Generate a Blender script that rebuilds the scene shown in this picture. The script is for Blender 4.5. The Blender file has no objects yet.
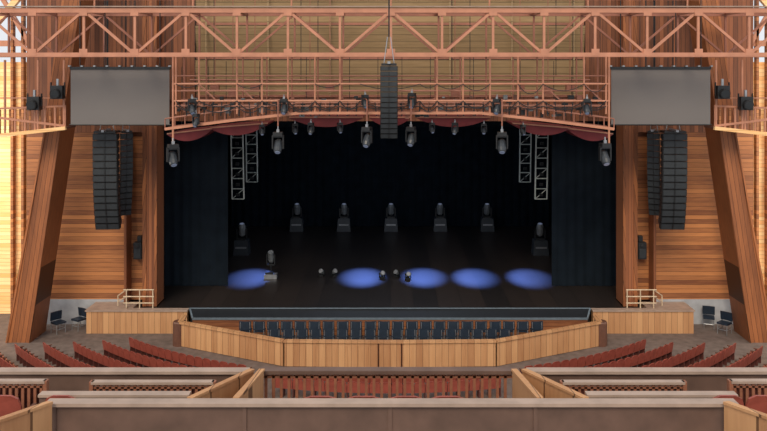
import bpy, math, random, bmesh
from mathutils import Vector, Matrix
random.seed(4)
scene = bpy.context.scene
try:
    scene.view_settings.view_transform = 'Standard'
except Exception:
    pass

# ---- surveying helpers: metres; y=0 is the proscenium line, z=0 the stage floor, eye 40 m out and 11.75 m up
def wx(px, y): return (px - 390.0) / 800.0 * (y + 40)
def wz(py, y): return 11.75 - (py - 70) / 800.0 * (y + 40)

# ------------------------------------------------------------------ materials
def newmat(name):
    m = bpy.data.materials.new(name); m.use_nodes = True
    nt = m.node_tree; b = nt.nodes['Principled BSDF']
    return m, nt, b

def plain(name, col, rough=0.6, metal=0.0, var=0.15, scale=6.0, spec=0.5, emit=None, estr=0):
    m, nt, b = newmat(name)
    n = nt.nodes.new('ShaderNodeTexNoise'); n.inputs['Scale'].default_value = scale
    n.inputs['Detail'].default_value = 4
    g = nt.nodes.new('ShaderNodeNewGeometry')
    nt.links.new(g.outputs['Position'], n.inputs['Vector'])
    r = nt.nodes.new('ShaderNodeValToRGB')
    r.color_ramp.elements[0].position = 0.3; r.color_ramp.elements[1].position = 0.7
    r.color_ramp.elements[0].color = tuple(c * (1 - var) for c in col) + (1,)
    r.color_ramp.elements[1].color = tuple(min(1, c * (1 + var)) for c in col) + (1,)
    nt.links.new(n.outputs['Fac'], r.inputs['Fac'])
    nt.links.new(r.outputs['Color'], b.inputs['Base Color'])
    b.inputs['Roughness'].default_value = rough
    b.inputs['Metallic'].default_value = metal
    b.inputs['Specular IOR Level'].default_value = spec
    if emit:
        b.inputs['Emission Color'].default_value = emit + (1,)
        b.inputs['Emission Strength'].default_value = estr
    return m

def planks(name, c1, c2, axis, width, grain, rough=0.55, gap=0.08, gapdark=0.35, spec=0.4, big=0.25, lean=0.0):
    m, nt, b = newmat(name)
    L = nt.links.new; N = nt.nodes.new
    g = N('ShaderNodeNewGeometry'); s = N('ShaderNodeSeparateXYZ'); L(g.outputs['Position'], s.inputs[0])
    src = s.outputs[axis]
    if lean:      # boards running up a leaning member
        ab = N('ShaderNodeMath'); ab.operation = 'ABSOLUTE'; L(s.outputs['X'], ab.inputs[0])
        ma = N('ShaderNodeMath'); ma.operation = 'MULTIPLY_ADD'; ma.inputs[1].default_value = lean
        L(s.outputs['Z'], ma.inputs[0]); L(ab.outputs[0], ma.inputs[2]); src = ma.outputs[0]
    d = N('ShaderNodeMath'); d.operation = 'DIVIDE'; d.inputs[1].default_value = width
    L(src, d.inputs[0])
    f = N('ShaderNodeMath'); f.operation = 'FLOOR'; L(d.outputs[0], f.inputs[0])
    w = N('ShaderNodeTexWhiteNoise'); w.noise_dimensions = '1D'; L(f.outputs[0], w.inputs['W'])
    fr = N('ShaderNodeMath'); fr.operation = 'FRACT'; L(d.outputs[0], fr.inputs[0])
    lt = N('ShaderNodeMath'); lt.operation = 'LESS_THAN'; lt.inputs[1].default_value = gap; L(fr.outputs[0], lt.inputs[0])
    mp = N('ShaderNodeMapping'); sc = [5, 5, 5]; sc['XYZ'.index(grain)] = 0.5
    mp.inputs['Scale'].default_value = sc; L(g.outputs['Position'], mp.inputs['Vector'])
    n = N('ShaderNodeTexNoise'); n.inputs['Scale'].default_value = 2.5; n.inputs['Detail'].default_value = 6
    L(mp.outputs[0], n.inputs['Vector'])
    n2 = N('ShaderNodeTexNoise'); n2.inputs['Scale'].default_value = big; L(g.outputs['Position'], n2.inputs['Vector'])
    a = N('ShaderNodeMath'); a.operation = 'MULTIPLY_ADD'; a.inputs[1].default_value = 0.45
    L(w.outputs['Value'], a.inputs[0])
    h = N('ShaderNodeMath'); h.operation = 'MULTIPLY'; h.inputs[1].default_value = 0.45; L(n.outputs['Fac'], h.inputs[0])
    L(h.outputs[0], a.inputs[2])
    a2 = N('ShaderNodeMath'); a2.operation = 'MULTIPLY_ADD'; a2.inputs[1].default_value = 0.4
    L(n2.outputs['Fac'], a2.inputs[0]); L(a.outputs[0], a2.inputs[2])
    r = N('ShaderNodeValToRGB'); r.color_ramp.elements[0].position = 0.38; r.color_ramp.elements[1].position = 0.85
    r.color_ramp.elements[0].color = c2 + (1,); r.color_ramp.elements[1].color = c1 + (1,)
    L(a2.outputs[0], r.inputs['Fac'])
    mx = N('ShaderNodeMix'); mx.data_type = 'RGBA'; mx.inputs['B'].default_value = tuple(c * gapdark for c in c2) + (1,)
    L(lt.outputs[0], mx.inputs['Factor']); L(r.outputs['Color'], mx.inputs['A'])
    L(mx.outputs['Result'], b.inputs['Base Color'])
    b.inputs['Roughness'].default_value = rough
    b.inputs['Specular IOR Level'].default_value = spec
    return m

M = {}
M['wall'] = planks('cedar_wall_planks', (0.50, 0.20, 0.072), (0.19, 0.065, 0.028), 'Z', 0.22, 'X')
M['wallup'] = planks('redwood_upper_planks', (0.28, 0.10, 0.045), (0.105, 0.038, 0.02), 'X', 0.22, 'Z')
M['fin'] = planks('fin_redwood', (0.40, 0.14, 0.05), (0.17, 0.058, 0.024), 'X', 0.21, 'Z', lean=0.154)
M['col'] = planks('column_redwood', (0.34, 0.12, 0.05), (0.16, 0.055, 0.026), 'X', 0.16, 'Z')
M['ceil'] = planks('ceiling_reflector_wood', (0.43, 0.29, 0.15), (0.24, 0.16, 0.08), 'Z', 0.33, 'X', gapdark=0.6)
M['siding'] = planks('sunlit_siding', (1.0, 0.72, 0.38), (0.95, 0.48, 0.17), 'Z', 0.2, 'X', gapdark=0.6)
M['tan'] = planks('light_fir_panels', (0.60, 0.325, 0.155), (0.42, 0.20, 0.09), 'X', 0.28, 'Z', gap=0.05)
M['cap'] = plain('weathered_rail_cap', (0.37, 0.27, 0.215), 0.5, scale=3)
M['railwood'] = plain('rail_brown_wood', (0.125, 0.073, 0.055), 0.55, scale=2.5, var=.2)
M['slat'] = plain('baluster_redwood', (0.27, 0.105, 0.058), 0.55, scale=8)
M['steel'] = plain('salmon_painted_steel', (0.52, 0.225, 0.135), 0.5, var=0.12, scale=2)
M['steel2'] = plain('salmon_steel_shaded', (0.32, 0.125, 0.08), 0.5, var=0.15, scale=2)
M['black'] = plain('black_metal', (0.012, 0.013, 0.015), 0.45)
M['grille'] = plain('speaker_grille', (0.022, 0.027, 0.032), 0.55)
M['speaker'] = plain('speaker_cabinet', (0.010, 0.012, 0.014), 0.5)
M['velvet'] = plain('black_velour', (0.0055, 0.009, 0.014), 0.95, spec=0.1, scale=1.5, var=0.3)
M['velvetf'] = plain('front_leg_velour', (0.009, 0.014, 0.021), 0.95, spec=0.1, scale=1.5, var=0.2)
M['stage'] = planks('black_stage_boards', (0.030, 0.022, 0.019), (0.013, 0.011, 0.011), 'X', 1.2, 'Y', rough=0.42, gap=0.02, spec=0.3)
M['lip'] = plain('stage_lip_black', (0.012, 0.014, 0.018), 0.5)
M['lipedge'] = plain('stage_lip_edge_trim', (0.13, 0.165, 0.20), 0.4)
M['screen'] = plain('projection_screen_gray', (0.18, 0.165, 0.16), 0.95, var=0.03, scale=0.6, spec=0.1)
M['concrete'] = plain('concrete_base', (0.36, 0.37, 0.40), 0.8, scale=2)
M['floor'] = plain('brick_paver_floor', (0.14, 0.105, 0.092), 0.75, scale=3, var=0.25)
M['seat'] = plain('red_seat_shell', (0.28, 0.06, 0.04), 0.45, scale=5)
M['seatdk'] = plain('seat_frame_dark', (0.10, 0.03, 0.025), 0.5)
M['cloud'] = plain('crimson_reflector', (0.16, 0.013, 0.017), 0.6, scale=2)
M['chair'] = plain('chair_navy_vinyl', (0.011, 0.021, 0.038), 0.4)
M['fixblue'] = plain('fixture_housing', (0.03, 0.036, 0.045), 0.4)
M['chrome'] = plain('grey_metal', (0.35, 0.36, 0.38), 0.35, metal=0.6)
M['white'] = plain('ladder_aluminium', (0.62, 0.66, 0.62), 0.45)
M['parcan'] = plain('par_can_grey', (0.16, 0.17, 0.18), 0.4)
M['lens'] = plain('fixture_lens', (0.10, 0.12, 0.15), 0.1, emit=(0.5, 0.6, 0.9), estr=0.15)
M['paleRail'] = plain('pale_handrail', (0.62, 0.48, 0.33), 0.5)
M['darkwood'] = plain('dark_brown_wood', (0.13, 0.055, 0.035), 0.5)

# ------------------------------------------------------------------ builder
class B:
    def __init__(s): s.v = []; s.f = []; s.m = []; s.mats = []
    def mi(s, k):
        if k not in s.mats: s.mats.append(k)
        return s.mats.index(k)
    def add(s, vs, fs, mat):
        o = len(s.v); s.v += [tuple(v) for v in vs]
        i = s.mi(mat)
        for f in fs: s.f.append([o + a for a in f]); s.m.append(i)
    def box(s, c, d, mat, R=None):
        x, y, z = d[0] / 2, d[1] / 2, d[2] / 2
        vs = [Vector((a * x, b * y, e * z)) for e in (-1, 1) for b in (-1, 1) for a in (-1, 1)]
        if R is not None: vs = [R @ v for v in vs]
        vs = [v + Vector(c) for v in vs]
        s.add(vs, [(0, 2, 3, 1), (4, 5, 7, 6), (0, 1, 5, 4), (2, 6, 7, 3), (0, 4, 6, 2), (1, 3, 7, 5)], mat)
    def b2(s, x0, x1, y0, y1, z0, z1, mat):
        s.box(((x0 + x1) / 2, (y0 + y1) / 2, (z0 + z1) / 2), (abs(x1 - x0), abs(y1 - y0), abs(z1 - z0)), mat)
    def lathe(s, p1, p2, prof, mat, n=8):
        p1 = Vector(p1); p2 = Vector(p2); d = p2 - p1
        if d.length < 1e-6: return
        q = d.to_track_quat('Z', 'Y').to_matrix()
        vs = []
        for t, r in prof:
            for k in range(n):
                a = 2 * math.pi * k / n
                vs.append(p1 + d * t + q @ Vector((r * math.cos(a), r * math.sin(a), 0)))
        fs = []
        for j in range(len(prof) - 1):
            for k in range(n):
                k2 = (k + 1) % n
                fs.append((j * n + k, j * n + k2, (j + 1) * n + k2, (j + 1) * n + k))
        fs.append(tuple(reversed(range(n)))); fs.append(tuple(range((len(prof) - 1) * n, len(prof) * n)))
        s.add(vs, fs, mat)
    def tube(s, p1, p2, r, mat, n=8): s.lathe(p1, p2, [(0, r), (1, r)], mat, n)
    def swag(s, p1, p2, sag, r, mat):      # drooping cable
        p1 = Vector(p1); p2 = Vector(p2); prev = p1
        for k in range(1, 9):
            t = k / 8; q = p1.lerp(p2, t) - Vector((0, 0, sag * 4 * t * (1 - t)))
            s.tube(prev, q, r, mat, 5); prev = q
    def beam(s, p1, p2, w, h, mat):
        p1 = Vector(p1); p2 = Vector(p2); d = p2 - p1; L = d.length
        if L < 1e-6: return
        z = d.normalized()
        up = Vector((0, 0, 1)) if abs(z.z) < 0.9 else Vector((0, 1, 0))
        x = up.cross(z).normalized(); y = z.cross(x)
        R = Matrix((x, y, z)).transposed()
        s.box((p1 + p2) / 2, (w, h, L), mat, R)
    def prism(s, pts, ext, mat):
        n = len(pts); e = Vector(ext)
        vs = [Vector(p) for p in pts] + [Vector(p) + e for p in pts]
        fs = [tuple(range(n)), tuple(reversed(range(n, 2 * n)))]
        for k in range(n):
            k2 = (k + 1) % n; fs.append((k, k + n, k2 + n, k2))
        s.add(vs, fs, mat)
    def merge(s, o, T):
        i0 = len(s.v); s.v += [tuple(T @ Vector(v)) for v in o.v]
        for f, m in zip(o.f, o.m):
            s.f.append([i0 + a for a in f]); s.m.append(s.mi(o.mats[m]))
    def mesh(s, name):
        me = bpy.data.meshes.new(name); me.from_pydata(s.v, [], s.f)
        for k in s.mats: me.materials.append(M[k])
        me.polygons.foreach_set('material_index', s.m)
        bm = bmesh.new(); bm.from_mesh(me); bmesh.ops.recalc_face_normals(bm, faces=bm.faces); bm.to_mesh(me); bm.free()
        me.update(); return me
    def obj(s, name, bevel=0, loc=(0, 0, 0)):
        return put(s.mesh(name), name, loc, bevel=bevel)
def put(me, name, loc=(0, 0, 0), rz=0, bevel=0, scale=1, rx=0):
    o = bpy.data.objects.new(name, me); o.location = loc; o.rotation_euler = (rx, 0, rz)
    o.scale = (scale,) * 3 if not isinstance(scale, tuple) else scale
    scene.collection.objects.link(o)
    if bevel:
        md = o.modifiers.new('bevel', 'BEVEL'); md.width = bevel; md.segments = 2; md.limit_method = 'ANGLE'
    return o

# ------------------------------------------------------------------ shell
AUD = -1.1
b = B(); b.b2(-34, 34, -45, 3, AUD - 0.3, AUD, 'floor'); b.obj('floor')
b = B()
b.b2(-14, 14, 1.2, 21, -1.1, 0, 'stage')
b.b2(-11.55, 11.55, -0.6, 1.2, -1.1, 0, 'stage')
b.b2(-12.6, 12.6, -0.6, -0.36, -1.1, 0, 'stage')
b.obj('stage_floor')
b = B()
LW, LN = 9.85, 9.55
b.add([(-LW, -0.61, 0.0), (LW, -0.61, 0.0), (LN, -1.3, -0.25), (-LN, -1.3, -0.25),
       (-LW, -0.61, -1.09), (LW, -0.61, -1.09), (LN, -1.3, -1.09), (-LN, -1.3, -1.09)],
      [(0, 1, 2, 3), (0, 3, 7, 4), (1, 5, 6, 2), (4, 7, 6, 5), (0, 4, 5, 1)], 'lip')
b.b2(-LN, LN, -1.33, -1.302, -1.09, -.33, 'wall')
b.beam((-LW, -0.64, 0.03), (LW, -0.64, 0.03), 0.07, 0.05, 'lipedge')
b.beam((-LN, -1.34, -0.27), (LN, -1.34, -0.27), 0.06, 0.10, 'lipedge')
b.beam((-LW, -0.64, 0.03), (-LN, -1.33, -0.25), 0.08, 0.06, 'lipedge')
b.beam((LW, -0.64, 0.03), (LN, -1.33, -0.25), 0.08, 0.06, 'lipedge')
b.obj('stage_lip')

b = B(); b.b2(-14, 14, 20.8, 21, 0, 16, 'velvet'); b.obj('wall_back')
b = B(); b.b2(-14.2, -14, 1.5, 21, -1, 16, 'velvet'); b.obj('wall_left')
b = B(); b.b2(14, 14.2, 1.5, 21, -1, 16, 'velvet'); b.obj('wall_right')
b = B(); b.b2(-14.2, 14.2, 1.5, 21, 12, 12.2, 'velvet'); b.obj('ceiling')

def curtain(x0, x1, y, z0, z1, mat, name, pitch=0.32, amp=0.09):
    n = max(8, int(abs(x1 - x0) / pitch * 6)); vs = []; fs = []
    for i in range(n + 1):
        x = x0 + (x1 - x0) * i / n
        for z, k in ((z0, 1.2), (z1, 0.7)):
            yy = y + amp * k * math.sin(2 * math.pi * (x - x0) / pitch) + 0.03 * math.sin(x * 3.1)
            vs.append((x, yy, z))
    for i in range(n): fs.append((2 * i, 2 * i + 2, 2 * i + 3, 2 * i + 1))
    c = B(); c.add(vs, fs, mat); c.tube((x0, y, z1), (x1, y, z1), 0.04, 'black')
    return c.obj(name)
curtain(-11.9, 11.9, 20, 0.02, 11.5, 'velvet', 'backdrop_curtain', 0.6, 0.04)
for sg in (-1, 1):
    curtain(sg * 12.6, sg * 8.80, 3.5, 0.02, 11, 'velvetf', 'stage_leg_curtain', 0.5, 0.025)
    curtain(sg * 13, sg * 10.6, 9, 0.02, 11, 'velvet', 'stage_leg_curtain')
    curtain(sg * 13.5, sg * 11.5, 15, 0.02, 11, 'velvet', 'stage_leg_curtain')
curtain(-12, 12, 2.3, 8.75, 11.9, 'velvet', 'valance_curtain', 0.4, 0.06)

for sg in (-1, 1):
    side = 'left' if sg < 0 else 'right'
    b = B()
    xa, xb = sg * 13.35, sg * 18.4
    b.b2(xa, xb, 0.5, 0.8, 0.15, 8.6, 'wall')
    b.b2(xa, xb, 0.45, 0.8, AUD, 0.15, 'concrete')
    b.b2(sg * 12.35, xb, 0.52, 0.85, 8.6, 16.5, 'wallup')
    b.obj('wall_proscenium_' + side)
    b = B()
    b.b2(sg * 12.2, sg * 13.4, 0.9, 1.1, 0.0, 8.6, 'wall')
    b.b2(sg * 13.22, sg * 13.34, 0.1, 1.0, 0.05, 8.6, 'col')
    b.b2(sg * 11.62, sg * 12.25, -0.25, 1.1, 0.01, 16, 'col')
    b.b2(sg * 11.58, sg * 11.70, -0.3, -0.2, 0.01, 16, 'fin')
    b.b2(sg * 12.10, sg * 12.29, -0.3, -0.2, 0.01, 16, 'fin')
    b.obj('proscenium_column')
    b = B()
    y0 = -2.3
    def P(px, py):
        return (sg * -wx(px, y0), y0, wz(py, y0))
    pts = [P(5, 344.5), P(30, 344.5), P(61, 130), P(90, -60), P(70, -60), P(44, 130)]
    b.prism(pts, (0, 1.7, 0), 'fin')
    for a, c in ((P(7, 343), P(45.5, 130)), (P(29, 343), P(60, 130))):
        b.beam(Vector(a) + Vector((0, -0.03, 0)), Vector(c) + Vector((0, -0.03, 0)), 0.07, 0.06, 'fin')
    b.obj('leaning_wood_fin')
    b = B()
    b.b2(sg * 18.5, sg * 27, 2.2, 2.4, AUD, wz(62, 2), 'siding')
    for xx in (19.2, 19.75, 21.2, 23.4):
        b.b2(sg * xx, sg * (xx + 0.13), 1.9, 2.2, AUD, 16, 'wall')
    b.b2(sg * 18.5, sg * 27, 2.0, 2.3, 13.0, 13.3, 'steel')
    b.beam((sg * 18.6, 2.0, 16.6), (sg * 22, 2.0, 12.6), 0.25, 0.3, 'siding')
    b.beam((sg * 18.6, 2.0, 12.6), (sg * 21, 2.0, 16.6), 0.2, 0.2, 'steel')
    b.obj('wall_exterior_' + side)
    b = B()
    b.b2(sg * 9.9, sg * 14.8, -1.0, -0.62, AUD + .002, -0.02, 'tan')
    b.b2(sg * 9.87, sg * 14.86, -1.06, -.62, -0.02, 0.04, 'cap')
    b.b2(sg * 12.65, sg * 14.8, -.62, .43, AUD + .002, -0.02, 'tan')
    b.b2(sg * 12.65, sg * 14.86, -.62, .43, -0.02, 0.04, 'cap')
    b.obj('side_platform')
    b = B()
    for k in range(3):
        x = sg * (12.95 - k * 0.65)
        b.tube((x, -0.7, 0.05), (x, -0.7, 0.95), 0.03, 'paleRail')
    for z in (0.95, 0.62, 0.3):
        b.tube((sg * 13.1, -0.7, z), (sg * 11.6, -0.7, z), 0.03, 'paleRail')
    b.tube((sg * 12.95, -0.7, 0.95), (sg * 13.5, -0.3, 0.55), 0.03, 'paleRail')
    b.tube((sg * 12.95, -0.7, 0.62), (sg * 13.5, -0.3, 0.25), 0.03, 'paleRail')
    b.tube((sg * 13.5, -0.3, 0.05), (sg * 13.5, -0.3, 0.55), 0.03, 'paleRail')
    b.obj('stair_handrail')

b = B()
tiers = [(-70, -12), (-10, 24), (26, 58), (60, 96)]
for i, (pa, pb) in enumerate(tiers):
    y = 0.9
    za, zb = wz(pa, y), wz(pb, y)
    b.prism([(-9.9, y, zb), (-9.9, y - 0.35, za), (-9.9, y - 0.2, za), (-9.9, y + 0.15, zb)], (19.8, 0, 0), 'ceil')
    b.beam((-9.9, y - 0.05, zb), (9.9, y - 0.05, zb), 0.1, 0.12, 'steel2')
for px in (206, 268, 330, 450, 512, 574):
    b.beam((wx(px, .4), 0.42, wz(96, .4)), (wx(px, .4), 0.42, 17), 0.07, 0.07, 'ceil')
b.b2(-11.6, -9.9, 0.6, 1.2, wz(100, 1), 17, 'wallup')
b.b2(11.6, 9.9, 0.6, 1.2, wz(100, 1), 17, 'wallup')
b.b2(-11.6, 11.6, 0.9, 1.4, wz(121, 1), wz(97, 1), 'wallup')
b.obj('ceiling_reflector_panels')

# ------------------------------------------------------------------ roof truss bridge
b = B()
xs = [wx(px, -6) for px in (-70, -18, 33, 84, 135, 186, 237, 288, 340, 391, 442, 493, 544, 595, 647, 698, 749, 800, 850)]
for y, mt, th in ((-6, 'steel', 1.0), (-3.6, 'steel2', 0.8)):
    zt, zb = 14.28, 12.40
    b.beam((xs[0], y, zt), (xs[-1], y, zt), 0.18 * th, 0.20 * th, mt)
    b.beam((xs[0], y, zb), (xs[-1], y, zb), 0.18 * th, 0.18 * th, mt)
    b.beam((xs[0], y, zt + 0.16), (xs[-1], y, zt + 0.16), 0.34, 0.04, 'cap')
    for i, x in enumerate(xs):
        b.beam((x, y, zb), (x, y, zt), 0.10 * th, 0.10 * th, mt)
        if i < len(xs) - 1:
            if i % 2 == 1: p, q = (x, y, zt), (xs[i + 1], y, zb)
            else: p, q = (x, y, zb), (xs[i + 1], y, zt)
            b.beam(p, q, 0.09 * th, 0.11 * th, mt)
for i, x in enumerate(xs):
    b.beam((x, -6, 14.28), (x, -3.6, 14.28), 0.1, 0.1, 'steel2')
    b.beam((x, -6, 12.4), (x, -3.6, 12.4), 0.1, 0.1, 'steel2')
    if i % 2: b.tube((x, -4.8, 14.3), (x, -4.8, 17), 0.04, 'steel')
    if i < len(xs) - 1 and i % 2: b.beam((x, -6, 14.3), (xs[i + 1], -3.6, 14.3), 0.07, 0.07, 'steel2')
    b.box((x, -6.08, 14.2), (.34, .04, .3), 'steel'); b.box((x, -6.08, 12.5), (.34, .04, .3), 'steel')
for z in (14.75, 15.0):
    b.tube((xs[0], -6, z), (xs[-1], -6, z), 0.03, 'steel')
b.obj('roof_truss_bridge')

# suspended lighting catwalk
b = B()
yc = -5.0
def C(px, py, y=yc): return (wx(px, y), y, wz(py, y))
arc = [(165, 129), (235, 120), (300, 113), (480, 113), (544, 120), (614, 129)]
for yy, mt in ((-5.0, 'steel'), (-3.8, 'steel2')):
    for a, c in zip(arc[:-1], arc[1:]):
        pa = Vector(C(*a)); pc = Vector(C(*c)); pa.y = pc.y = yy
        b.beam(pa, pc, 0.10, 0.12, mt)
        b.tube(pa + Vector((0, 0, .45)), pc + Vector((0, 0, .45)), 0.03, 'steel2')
for a, c in zip(arc[:-1], arc[1:]):
    pa = Vector(C(*a)); pc = Vector(C(*c)); n = 7
    for k in range(n + 1):
        q = pa.lerp(pc, k / n)
        b.beam(q, q + Vector((0, 1.2, 0)), 0.07, 0.07, 'steel2')
        b.tube(q, q + Vector((0, 0, .45)), 0.025, 'steel2')
for py, r, m1 in ((76, .025, 'steel2'), (84, .04, 'steel'), (91, .025, 'steel2'), (101, .04, 'steel'), (106, .03, 'steel2')):
    for yy in (-5.0, -3.6):
        p = Vector(C(173, py)); q = Vector(C(610, py)); p.y = q.y = yy
        b.tube(p, q, r, m1 if yy == -5 else 'steel2')
for px in (176, 199, 237, 262, 288, 315, 340, 437, 463, 490, 518, 543, 584, 606):
    b.tube(C(px, 56), C(px, 114), 0.042, 'steel')
    p = Vector(C(px, 56)); q = Vector(C(px, 114)); p.y = q.y = -3.6
    b.tube(p, q, 0.035, 'steel2')
for px in (199, 237, 543, 584): b.beam(C(px, 84), C(px + 18, 101), 0.05, 0.05, 'steel2')
for px in (173, 609):
    b.tube(C(px, 56), C(px, 145), 0.045, 'steel')
random.seed(7)
for px in range(180, 602, 4):      # dimmer boxes, clamps
    s_ = random.uniform(0.08, 0.26)
    b.box(C(px + random.uniform(-2, 2), random.uniform(97, 117), yc + random.uniform(.1, 1.0)), (s_, 0.2, s_ * random.uniform(.5, 1.3)), random.choice(['black', 'steel2', 'black', 'black', 'darkwood', 'parcan']))
for px in range(186, 596, 9):
    b.tube(C(px, 102), C(px + random.uniform(-2, 2), 116), 0.03, 'black')
stops = [176, 199, 237, 262, 288, 315, 340, 360, 420, 437, 463, 490, 518, 543, 584, 606]
for a_, c_ in zip(stops[:-1], stops[1:]):
    b.swag(C(a_, 101, -5.1), C(c_, 101, -5.1), random.uniform(.15, .4), .022, 'black')
    b.swag(C(a_, 106, -5.1), C(c_, 106, -5.1), random.uniform(.1, .3), .022, 'black')
    if random.random() < .6: b.swag(C(a_, 84, -5.1), C(c_, 84, -5.1), random.uniform(.15, .45), .018, 'black')
b.obj('lighting_catwalk')

b = B()
for px in (108, 122, 131, 165, 172, 195, 214, 301, 318, 452, 470, 556, 573, 600, 640, 655, 668, 676):
    b.tube((wx(px, -1.5), -1.5, 9.5 + random.random() * 2), (wx(px, -1.5), -1.5, 17), 0.018, 'black', 5)
for px, py in ((215, 86), (233, 92), (255, 88), (310, 93), (330, 88), (455, 92), (520, 88), (548, 91), (570, 87)):
    b.box((wx(px, -1.5), -1.5, wz(py, -1.5)), (0.4, 0.3, 0.35), 'steel2')
    b.tube((wx(px, -1.5), -1.5, wz(py, -1.5)), (wx(px, -1.5), -1.5, 17), 0.02, 'steel2', 5)
b.tube((wx(190, -1.5), -1.5, wz(80, -1.5)), (wx(590, -1.5), -1.5, wz(80, -1.5)), 0.05, 'steel2')
b.obj('rigging_cables')

def cloud(px, py, wpx, y, tilt=0.0):
    b = B(); x0 = wx(px, y); z0 = wz(py, y); w = wpx / 800 * (y + 40); h = 0.50; n = 16
    prof = []
    for i in range(n + 1):
        t = -1 + 2 * i / n
        prof.append((t * w / 2, -h * (1 - t * t) * 0.8))
    for i in range(n, -1, -1):
        t = -1 + 2 * i / n
        prof.append((t * w / 2, 0.06 + 0.03 * (1 - t * t)))
    b.prism([(x, -1.0, z + x * tilt) for x, z in prof], (0, 1.9, 0), 'cloud')
    b.beam((-w / 2, -1.02, 0.05 - w / 2 * tilt), (w / 2, -1.02, 0.05 + w / 2 * tilt), 0.05, 0.06, 'steel')
    for sx in (-.3, .3): b.tube((sx * w, 0, .05), (sx * w, 0, 3), 0.015, 'black', 5)
    b.obj('acoustic_cloud_reflector', loc=(x0, y, z0))
for px, py, w, t in ((195, 130.5, 44, .12), (243, 125, 56, .08), (328, 117, 72, 0), (452, 117, 72, 0), (537, 125, 56, -.08), (585, 130.5, 44, -.12)):
    cloud(px, py, w, -2.4, t)
cloud(390, 117, 40, -1.8)

# ------------------------------------------------------------------ fixtures
def mover():
    b = B()
    b.tube((0, 0, 0.22), (0, 0, 0), 0.03, 'chrome'); b.box((0, 0, 0.0), (0.12, 0.1, 0.16), 'chrome')
    b.box((0, 0, -0.14), (0.42, 0.36, 0.18), 'black')
    b.box((-0.24, 0, -0.5), (0.06, 0.16, 0.62), 'black'); b.box((0.24, 0, -0.5), (0.06, 0.16, 0.62), 'black')
    b.box((0, 0, -0.25), (0.5, 0.18, 0.08), 'black')
    b.lathe((0, 0.22, -0.42), (0, -0.16, -0.95), [(0, .10), (.12, .18), (.7, .2), (.95, .17), (1, .15)], 'fixblue', 12)
    b.lathe((0, -0.155, -0.945), (0, -0.17, -0.965), [(0, .13), (1, .12)], 'lens', 12)
    return b
mh = mover().mesh('moving_head_light')
for px, py, y, s in ((173, 143, -5.15, 1.0), (278, 131, -5.6, .95), (367, 126, -5.6, .9), (411, 126, -5.6, .85), (502, 131, -5.6, .95), (605, 142, -5.15, 1.0),
                     (192, 98, -5.3, .7), (196, 113, -5.3, .6), (284, 98, -5.3, .7), (311, 122, -4.2, .55), (365, 94, -5.3, .6), (412, 92, -5.3, .7), (455, 122, -4.2, .55),
                     (497, 98, -5.3, .7), (587, 98, -5.3, .7), (340, 122, -3.6, .5), (432, 122, -3.6, .5), (262, 124, -3.6, .5), (523, 124, -3.6, .5),
                     (295, 123, -3.6, .5), (484, 123, -3.6, .5)):
    put(mh, 'moving_head_light', (wx(px, y), y, wz(py, y)), rz=random.uniform(-.6, .6), scale=s)
b = B()
for px, py, y in ((278, 131, -5.6), (502, 131, -5.6), (367, 126, -5.6), (411, 126, -5.6)):
    b.tube((wx(px, y), y, wz(py, y) + .22), (wx(px, y), y, wz(100, y)), 0.03, 'steel2')
    b.beam((wx(px, y), y, wz(101, y)), (wx(px, y), -5.1, wz(101, y)), 0.05, .05, 'steel2')
b.obj('fixture_drop_pipe')

def floor_mover():
    b = B()
    b.prism([(-.5, -.4, 0), (.5, -.4, 0), (.42, -.36, .95), (-.42, -.36, .95)], (0, .76, 0), 'fixblue')
    b.box((0, -.42, .5), (.7, .03, .1), 'chrome'); b.box((0, 0, 1.0), (.56, .5, .14), 'black')
    b.box((-.3, 0, 1.35), (.08, .2, .6), 'black'); b.box((.3, 0, 1.35), (.08, .2, .6), 'black')
    b.lathe((0, .1, 1.15), (0, -.05, 1.95), [(0, .14), (.15, .23), (.75, .24), (1, .17)], 'parcan', 12)
    b.lathe((0, -.05, 1.95), (0, -.055, 1.975), [(0, .14), (1, .13)], 'lens', 12)
    for x in (-.4, .4):
        for y in (-.3, .3): b.lathe((x, y, 0), (x, y, .06), [(0, .05), (1, .05)], 'chrome')
    return b
fm = floor_mover().mesh('floor_moving_light')
for px in (297, 344, 391, 440, 487):
    put(fm, 'floor_moving_light', (wx(px, 18.5), 18.5, 0.002))
for px, yy in ((242, 11), (540, 11)):
    put(fm, 'floor_moving_light', (wx(px, yy), yy, 0.002), scale=1.0)

b = B()
b.box((0, 0, .12), (.7, .5, .24), 'chrome'); b.box((-.1, 0, .3), (.4, .35, .12), 'black')
b.tube((0, 0, .24), (0, 0, .75), .05, 'black')
b.box((-.22, 0, 1.05), (.05, .2, .6), 'black'); b.box((.22, 0, 1.05), (.05, .2, .6), 'black'); b.box((0, 0, .76), (.48, .2, .06), 'black')
b.lathe((0, .2, .85), (0, -.15, 1.5), [(0, .12), (.2, .18), (1, .16)], 'parcan', 12)
b.obj('followspot_on_stand', loc=(wx(271, 5.2), 5.2, 0.002))
def foot():
    b = B(); b.box((0, 0, .05), (.3, .3, .1), 'black')
    b.box((-.17, 0, .22), (.03, .1, .3), 'black'); b.box((.17, 0, .22), (.03, .1, .3), 'black')
    b.lathe((0, .12, .18), (0, -.16, .36), [(0, .1), (.3, .14), (1, .15)], 'parcan', 10)
    b.lathe((0, -.16, .36), (0, -.17, .365), [(0, .12), (1, .11)], 'chrome', 10)
    return b
ft = foot().mesh('floor_par_light')
for px, py in ((322, 273), (334, 273), (382, 275), (397, 274), (408, 276)):
    y = 11.75 * 800 / (py + 3 - 70) - 40
    put(ft, 'floor_par_light', (wx(px, y), y, 0.002), rz=random.uniform(-.7, .7), scale=.9)

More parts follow.
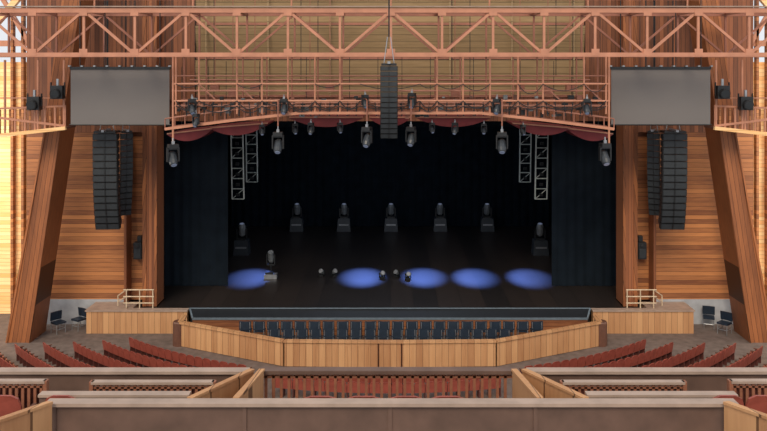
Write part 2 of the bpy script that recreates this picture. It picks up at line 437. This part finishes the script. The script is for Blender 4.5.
def ladder(px, py0, py1, y, tilt):
    b = B(); z0, z1 = wz(py1, y), wz(py0, y) + 2.5; w = .34; h = z1 - z0
    for x in (-w, w): b.tube((x, 0, 0), (x + tilt, 0, h), .042, 'white')
    n = int(h / .55)
    for k in range(n + 1):
        t = k / n; o = tilt * t
        b.tube((-w + o, 0, h * t), (w + o, 0, h * t), .03, 'white')
        if k < n and k % 2 == 0: b.tube((-w + o, 0, h * t), (w + o, 0, h * (k + 1) / n), .022, 'white')
        if k < n: b.box((o, -.05, h * t + .25), (.2, .14, .16), 'black')
    b.obj('lighting_ladder', loc=(wx(px, y), y, z0))
ladder(238, 130, 199, 6, -.12); ladder(252, 128, 182, 10, -.08)
ladder(541, 130, 199, 6, .12); ladder(525, 128, 182, 10, .08)

# ------------------------------------------------------------------ line arrays
def line_array(name, px, py0, py1, y, width, yaw, curve, n):
    b = B()
    H = (py1 - py0) / 800 * (y + 40); mh_ = H / n; d = width * .62
    pos = Vector((0, 0, 0)); ang = -0.02
    for k in range(n):
        t = k / (n - 1); ang = curve * t ** 2.2
        R = Matrix.Rotation(ang, 3, 'X')
        down = R @ Vector((0, 0, -mh_))
        c = pos + down * .5
        w = width
        fz, bz = mh_ * .93, mh_ * .72
        vs = [(-w / 2, -d / 2, -fz / 2), (w / 2, -d / 2, -fz / 2), (w / 2 * .86, d / 2, -bz / 2), (-w / 2 * .86, d / 2, -bz / 2),
              (-w / 2, -d / 2, fz / 2), (w / 2, -d / 2, fz / 2), (w / 2 * .86, d / 2, bz / 2), (-w / 2 * .86, d / 2, bz / 2)]
        b.add([R @ Vector(v) + c for v in vs], [(0, 3, 2, 1), (4, 5, 6, 7), (0, 1, 5, 4), (1, 2, 6, 5), (2, 3, 7, 6), (3, 0, 4, 7)], 'speaker')
        for sx in (-.25, .25):
            b.box(c + R @ Vector((sx * w, -d / 2 - .01, 0)), (w * .44, .03, fz * .82), 'grille', R)
        b.box(c + R @ Vector((0, -d / 2 - .02, 0)), (w * .04, .04, fz * .9), 'black', R)
        for sx in (-.5, .5):
            b.box(c + R @ Vector((sx * w * .98, -d / 4, 0)), (.03, d * .2, fz), 'black', R)
        pos = pos + down
    b.box((0, 0, .06), (width * .9, d * 1.1, .1), 'black'); b.box((0, -d * .2, .14), (.12, d * 1.6, .1), 'chrome')
    for sx in (-.3, .3): b.tube((sx * width, 0, .1), (sx * width * .3, 0, 1.2), .02, 'chrome', 6)
    b.tube((0, 0, 1.2), (0, 0, 6.5), .03, 'black', 6)
    o = b.obj(name, loc=(wx(px, y), y, wz(py0, y))); o.rotation_euler = (0, 0, yaw)
line_array('line_array_speaker', 107, 133, 229, -2.4, 1.12, 0.05, 0.30, 14)
line_array('line_array_speaker', 126, 133, 216, -1.0, 0.58, 0.55, 0.30, 14)
line_array('line_array_speaker', 673, 133, 229, -2.4, 1.12, -0.05, 0.30, 14)
line_array('line_array_speaker', 654, 133, 216, -1.0, 0.58, -0.55, 0.30, 14)
line_array('line_array_speaker', 389, 66, 138, -7.0, 0.70, 0.0, 0.35, 14)

for px in (139, 641):
    b = B(); b.box((0, -.15, 0), (.42, .35, .85), 'speaker'); b.box((0, -.34, -.12), (.34, .03, .45), 'grille')
    b.lathe((0, -.34, .25), (0, -.36, .25), [(0, .1), (1, .08)], 'black', 10)
    b.box((0, .06, .3), (.1, .3, .1), 'chrome'); b.box((0, .06, .55), (.22, .2, .3), 'black')
    b.obj('wall_loudspeaker', bevel=.02, loc=(wx(px, .6), .68, wz(250, .6)))

# ------------------------------------------------------------------ projection screens
for px0, px1 in ((70, 170), (610.5, 711)):
    y = -4.2; b = B(); x0, x1 = wx(px0, y), wx(px1, y); z1, z0 = wz(69, y), wz(125.5, y)
    b.b2(x0 + .03, x1 - .03, y, y + .03, z0 + .05, z1, 'screen')
    b.b2(x0, x1, y - .04, y + .12, z1 - .02, z1 + .1, 'black')
    b.tube((x0 - .03, y, z0 + .03), (x1 + .03, y, z0 + .03), .03, 'black')
    for k in range(9):
        x = x0 + (x1 - x0) * k / 8
        b.box((x, y, z1 + .13), (.1, .2, .06), 'chrome')
    for fx in (.1, .35, .65, .9):
        x = x0 + (x1 - x0) * fx; b.tube((x, y, z1 + .1), (x, y, 17), .025, 'black', 6)
    b.obj('projection_screen')

# side catwalk balconies
for sg in (-1, 1):
    b = B(); y = -3.6
    def S(px, py): return Vector((-sg * wx(px, y), y, wz(py, y)))
    b.beam(S(-40, 110), S(66, 106), .07, .08, 'steel'); b.beam(S(-40, 113), S(66, 126), .10, .10, 'steel')
    b.beam(S(-40, 140), S(66, 128), .2, .16, 'siding')
    for k in range(22):
        px = -40 + k * 5
        zt = 110 - (px + 40) * 4 / 110; zb = 140 - (px + 40) * 12 / 106
        b.beam(S(px, zt + 1), S(px, zb), .08, .05, 'steel' if k % 2 else 'wall')
    b.beam(S(-40, 98), S(66, 98), .05, .05, 'steel')
    for px in (5, 38, 64): b.beam(S(px, 60), S(px, 130), .08, .08, 'steel')
    b.beam(S(-40, 140) + Vector((0, .6, 0)), S(66, 128) + Vector((0, .6, 0)), 1.1, .08, 'darkwood')
    b.obj('side_catwalk')
    for px, py in ((38, 99), (61, 88)):
        b = B()
        b.box((0, 0, 0), (.55, .4, .6), 'black'); b.box((0, 0, .4), (.1, .1, .4), 'chrome')
        b.box((-.31, 0, .15), (.04, .1, .6), 'black'); b.box((.31, 0, .15), (.04, .1, .6), 'black')
        b.lathe((0, -.18, -.02), (0, -.36, -.08), [(0, .2), (1, .23)], 'black', 12)
        b.lathe((0, -.36, -.08), (0, -.37, -.083), [(0, .19), (1, .18)], 'grille', 12)
        b.obj('theatre_floodlight', bevel=.02, loc=S(px, py + 4) + Vector((0, -.35, 0)))

# ------------------------------------------------------------------ orchestra pit wall and chairs
b = B()
pts = [(-9.84, -1.7), (-9.75, -2.75), (-4.6, -5.3), (-0.5, -5.4), (0.5, -5.4), (4.6, -5.3), (9.75, -2.75), (9.84, -1.7)]
for i, (p, q) in enumerate(zip(pts[:-1], pts[1:])):
    P0 = Vector((p[0], p[1], -.56)); Q0 = Vector((q[0], q[1], -.56))
    b.beam(P0, Q0, .12, 1.04, 'darkwood' if i in (0, 6) else 'tan')
    b.beam(P0 + Vector((0, 0, .56)), Q0 + Vector((0, 0, .56)), .26, .08, 'tan')
    n = max(1, int((Q0 - P0).length / .45))
    if i not in (0, 6):
        for k in range(n + 1):
            q_ = P0.lerp(Q0, k / n); b.box(q_ + Vector((0, -.07, 0)), (.04, .04, 1.0), 'tan')
b.b2(-.53, -.47, -5.49, -5.34, AUD, 0, 'slat'); b.b2(.47, .53, -5.49, -5.34, AUD, 0, 'slat')
for sx in (-1, 1): b.lathe((sx * 9.85, -2.6, AUD), (sx * 9.85, -2.6, .02), [(0, .3), (.95, .3), (1, .26)], 'darkwood', 16)
b.obj('orchestra_pit_wall')

def chair():
    b = B()
    b.box((0, 0, .45), (.46, .44, .07), 'chair')
    R = Matrix.Rotation(-.12, 3, 'X')
    for k in range(5):
        a = (k - 2) * .1
        b.box((math.sin(a) * 1.0, -.21 + (1 - math.cos(a)) * 1.2, .70), (.105, .05, .36), 'chair', R)
    for x in (-.2, .2):
        b.tube((x, -.24, 0), (x, -.2, .85), .015, 'chrome', 6); b.tube((x, .2, 0), (x, .18, .44), .015, 'chrome', 6)
        b.tube((x, -.22, .2), (x, .2, .2), .01, 'chrome', 6)
    b.tube((-.2, .2, .2), (.2, .2, .2), .01, 'chrome', 6)
    return b
cm = chair().mesh('orchestra_chair')
n = 22
for i in range(n):
    x = wx(246, -2.0) + i * (wx(536, -2.0) - wx(246, -2.0)) / (n - 1)
    put(cm, 'orchestra_chair', (x, -2.0, AUD + .005), rz=random.uniform(-.08, .08), scale=1.1)
for i in range(18):
    x = -5.3 + i * 10.6 / 17
    put(cm, 'orchestra_chair', (x, -2.9, AUD + .005), rz=random.uniform(-.08, .08), scale=1.0)
for x, y, r in ((-16.2, -.9, -2.2), (-15.4, -.4, 2.6), (16.3, -1.0, 2.3), (15.9, -.1, 2.8)):
    put(cm, 'orchestra_chair', (x, y, AUD + .005), rz=r, scale=1.15)

# ------------------------------------------------------------------ auditorium seating
def theatre_seat():
    b = B()
    outline = [(-.25, .38), (-.26, .74), (-.22, .83), (-.12, .87), (.12, .87), (.22, .83), (.26, .74), (.25, .38)]
    b.prism([(x, -.16 - (z - .38) * .2 + abs(x) * .12, z) for x, z in outline], (0, .045, 0), 'seat')
    b.prism([(-.24, -.1, .42), (.24, -.1, .42), (.23, .32, .46), (-.23, .32, .46)], (0, 0, .05), 'seat')
    for x in (-.275, .275):
        b.box((x, .05, .30), (.035, .30, .60), 'seatdk'); b.box((x, .08, .62), (.055, .38, .04), 'darkwood')
    return b
ts = theatre_seat()
cx, cy = 0, 9.4
def row(r, a0, a1, z):
    b = B(); da = .43 / r; k = int((a1 - a0) / da)
    S = Matrix.Diagonal((.80, .85, .94, 1))
    for i in range(k + 1):
        a = a0 + i * da
        x, y = cx + r * math.sin(a), cy - r * math.cos(a)
        b.merge(ts, Matrix.Translation((x, y, z)) @ Matrix.Rotation(a, 4, 'Z') @ S)
    b.obj('auditorium_seat_row')
for i in range(8):
    r = 17.6 + 1.0 * i
    z = AUD + .005
    ymax = [-3.9, -4.3, -4.5, -4.6, -4.8, -4.9, -5.1, -5.1][i]
    amax = math.acos(min(1, (9.4 - ymax) / r))
    amin = max(math.asin(5.6 / r), math.acos(min(1, (9.4 + 10.5) / r)))
    row(r, -amax, -amin, z); row(r, amin, amax, z)
    if i < 2:
        ac = 4.5 / r; row(r - .2, -ac, ac, z)

# ------------------------------------------------------------------ balcony boxes (foreground)
FL = 5.55
b = B(); b.b2(-14, 14, -40.0, -25.8, FL - .3, FL, 'floor'); b.b2(-14, 14, -25.79, -25.7, FL - .6, FL, 'railwood'); b.obj('balcony_floor')
yA, yB, yC, yD = -26.0, -27.0, -27.6, -28.2
G = .004
def cap(b, p0, p1, y, z, d=.16, h=.06, mat='cap'):
    b.b2(p0, p1, y - d / 2, y + d / 2, z - h, z, mat)
b = B(); zt = wz(369, yA)
cap(b, wx(260, yA), wx(514, yA), yA, zt, .2, .06, 'railwood')
cap(b, wx(264, yA), wx(512, yA), yA, zt - .11, .06, .04, 'slat')
x = wx(266, yA)
while x < wx(511, yA):
    b.b2(x - .024, x + .024, yA - .03, yA + .03, FL + G, zt - .05, 'slat'); x += .135
cap(b, wx(264, yA), wx(512, yA), yA, FL + .12, .08, .08, 'slat')
b.obj('balcony_rail')
for sg in (-1, 1):
    def X(px, y): return sg * -wx(px + (4 if sg > 0 else 0), y)
    b = B(); z = wz(369.5, yA)
    b.b2(X(-30, yA), X(249, yA), yA - .10, yA + .10, z - .05, z, 'cap')
    b.b2(X(-30, yA), X(249, yA), yA - .03, yA + .05, FL + G, z - .05, 'railwood')
    b.obj('balcony_rail')
    for p0, p1, y, py in ((92, 214, yB, 381), (-20, 46, yB, 380)):
        b = B(); z = wz(py, y)
        b.b2(X(p0, y), X(p1, y), y - .06, y + .06, z - .04, z, 'cap')
        b.b2(X(p0, y), X(p1, y), y - .02, y + .02, z - .12, z - .09, 'slat')
        xx = X(p0, y); st = (1 if X(p1, y) > xx else -1) * .1
        for k in range(int(abs(X(p1, y) - xx) / .1) + 1):
            b.b2(xx + k * st - .022, xx + k * st + .022, y - .02, y + .02, FL + G, z - .04, 'slat')
        for p in (p0, p1): b.b2(X(p, y) - .03, X(p, y) + .03, y - .05, y + .05, FL + G, z, 'slat')
        b.b2(X(p0, y), X(p1, y), y + .06, y + .09, FL + G, z - .15, 'seatdk')
        b.obj('box_slatted_rail')
    b = B(); z = wz(393, yC)
    b.b2(X(40, yC), X(190, yC), yC - .08, yC + .08, z - .04, z, 'cap'); b.b2(X(40, yC), X(190, yC), yC - .03, yC + .03, FL + G, z - .04, 'railwood')
    b.obj('balcony_rail')
    def divider(pA, zA, yAa, pB, zB, yBb):
        b = B(); a = Vector((X(pA, yAa), yAa, wz(zA, yAa))); c = Vector((X(pB, yBb), yBb, wz(zB, yBb)))
        n = Vector((.03, 0, 0))
        b.prism([a - n, c - n, Vector((c.x, c.y, FL + G)) - n, Vector((a.x, a.y, FL + G)) - n], (.06, 0, 0), 'tan')
        b.beam(a + Vector((0, 0, .02)), c + Vector((0, 0, .02)), .10, .04, 'tan')
        b.obj('box_divider')
    divider(262, 371, yA - .16, 236, 400, yD + .16)
    divider(252, 371, yA - .16, 190, 400, yD + .16)
    divider(50, 404, yD - .16, -30, 432, yD - 1.6)
b = B(); z = wz(401, yD)
b.b2(wx(47, yD), wx(736, yD), yD - .10, yD + .1, z - .05, z, 'cap')
b.b2(wx(50, yD), wx(733, yD), yD - .02, yD + .06, FL + G, z - .05, 'railwood')
for px in (55, 245, 390, 535, 730): b.b2(wx(px, yD) - .03, wx(px, yD) + .03, yD - .045, yD - .02, FL + G, z - .05, 'railwood')
b.obj('balcony_rail')
sm = ts.mesh('box_seat')
def bs(px, y, py, w=1.0, rz=0):
    put(sm, 'box_seat', (wx(px, y), y, FL + G), rz=rz, scale=(w, 1.0, (wz(py, y) - FL) / .87))
for px in (321, 364, 406, 447): bs(px, -26.9, 391, 1.18)
for px in (10, 66, 722, 757): bs(px, -27.5, 390)

# ------------------------------------------------------------------ lights
w = bpy.data.worlds.new('sky_world'); scene.world = w; w.use_nodes = True
bg = w.node_tree.nodes['Background']; bg.inputs[0].default_value = (0.92, 0.95, 1.0, 1); bg.inputs[1].default_value = 0.9
def sun(loc, energy, col, ang, rot):
    l = bpy.data.lights.new('sun', 'SUN'); l.energy = energy; l.color = col; l.angle = math.radians(ang)
    o = bpy.data.objects.new('sun', l); o.rotation_euler = rot; scene.collection.objects.link(o); o.location = loc
sun((0, -30, 30), 2.1, (1.0, 0.86, 0.66), 25, (math.radians(50), 0, math.radians(-12)))
# added area lamps brighten the exterior side walls, standing in for daylight
for sg in (-1, 1):
    l = bpy.data.lights.new('added_side_fill', 'AREA'); l.energy = 700; l.size = 6; l.color = (1, .9, .7)
    o = bpy.data.objects.new('added_side_fill', l); o.location = (sg * 24.5, -3, 7)
    o.rotation_euler = (Vector((sg * 20.5, 2.2, 5)) - o.location).to_track_quat('-Z', 'Y').to_euler(); scene.collection.objects.link(o)
for px, yy in ((249, 5.4), (362, 5.6), (424, 5.6), (475, 5.5), (530, 5.4)):
    l = bpy.data.lights.new('stage_backlight', 'SPOT'); l.energy = 10500; l.color = (0.17, 0.30, 1.0)
    l.spot_size = math.radians(12); l.spot_blend = 1.0; l.shadow_soft_size = .1
    x = wx(px, yy); p = Vector((x * 1.02, 17, 9.2)); t = Vector((x, yy, 0))
    o = bpy.data.objects.new('stage_backlight', l); o.location = p
    o.rotation_euler = (t - p).to_track_quat('-Z', 'Y').to_euler(); scene.collection.objects.link(o)
l = bpy.data.lights.new('stage_wash', 'AREA'); l.energy = 260; l.size = 10; l.color = (.6, .75, 1)
o = bpy.data.objects.new('stage_wash', l); o.location = (0, 10, 11); scene.collection.objects.link(o)

# ------------------------------------------------------------------ camera
c = bpy.data.cameras.new('camera'); c.sensor_width = 36; c.lens = 800 / 767 * 36
c.shift_y = -145.5 / 767; c.shift_x = -6.5 / 767
c.clip_end = 300
o = bpy.data.objects.new('camera', c); o.location = (0, -40, 11.75); o.rotation_euler = (math.radians(90), 0, 0)
scene.collection.objects.link(o); scene.camera = o
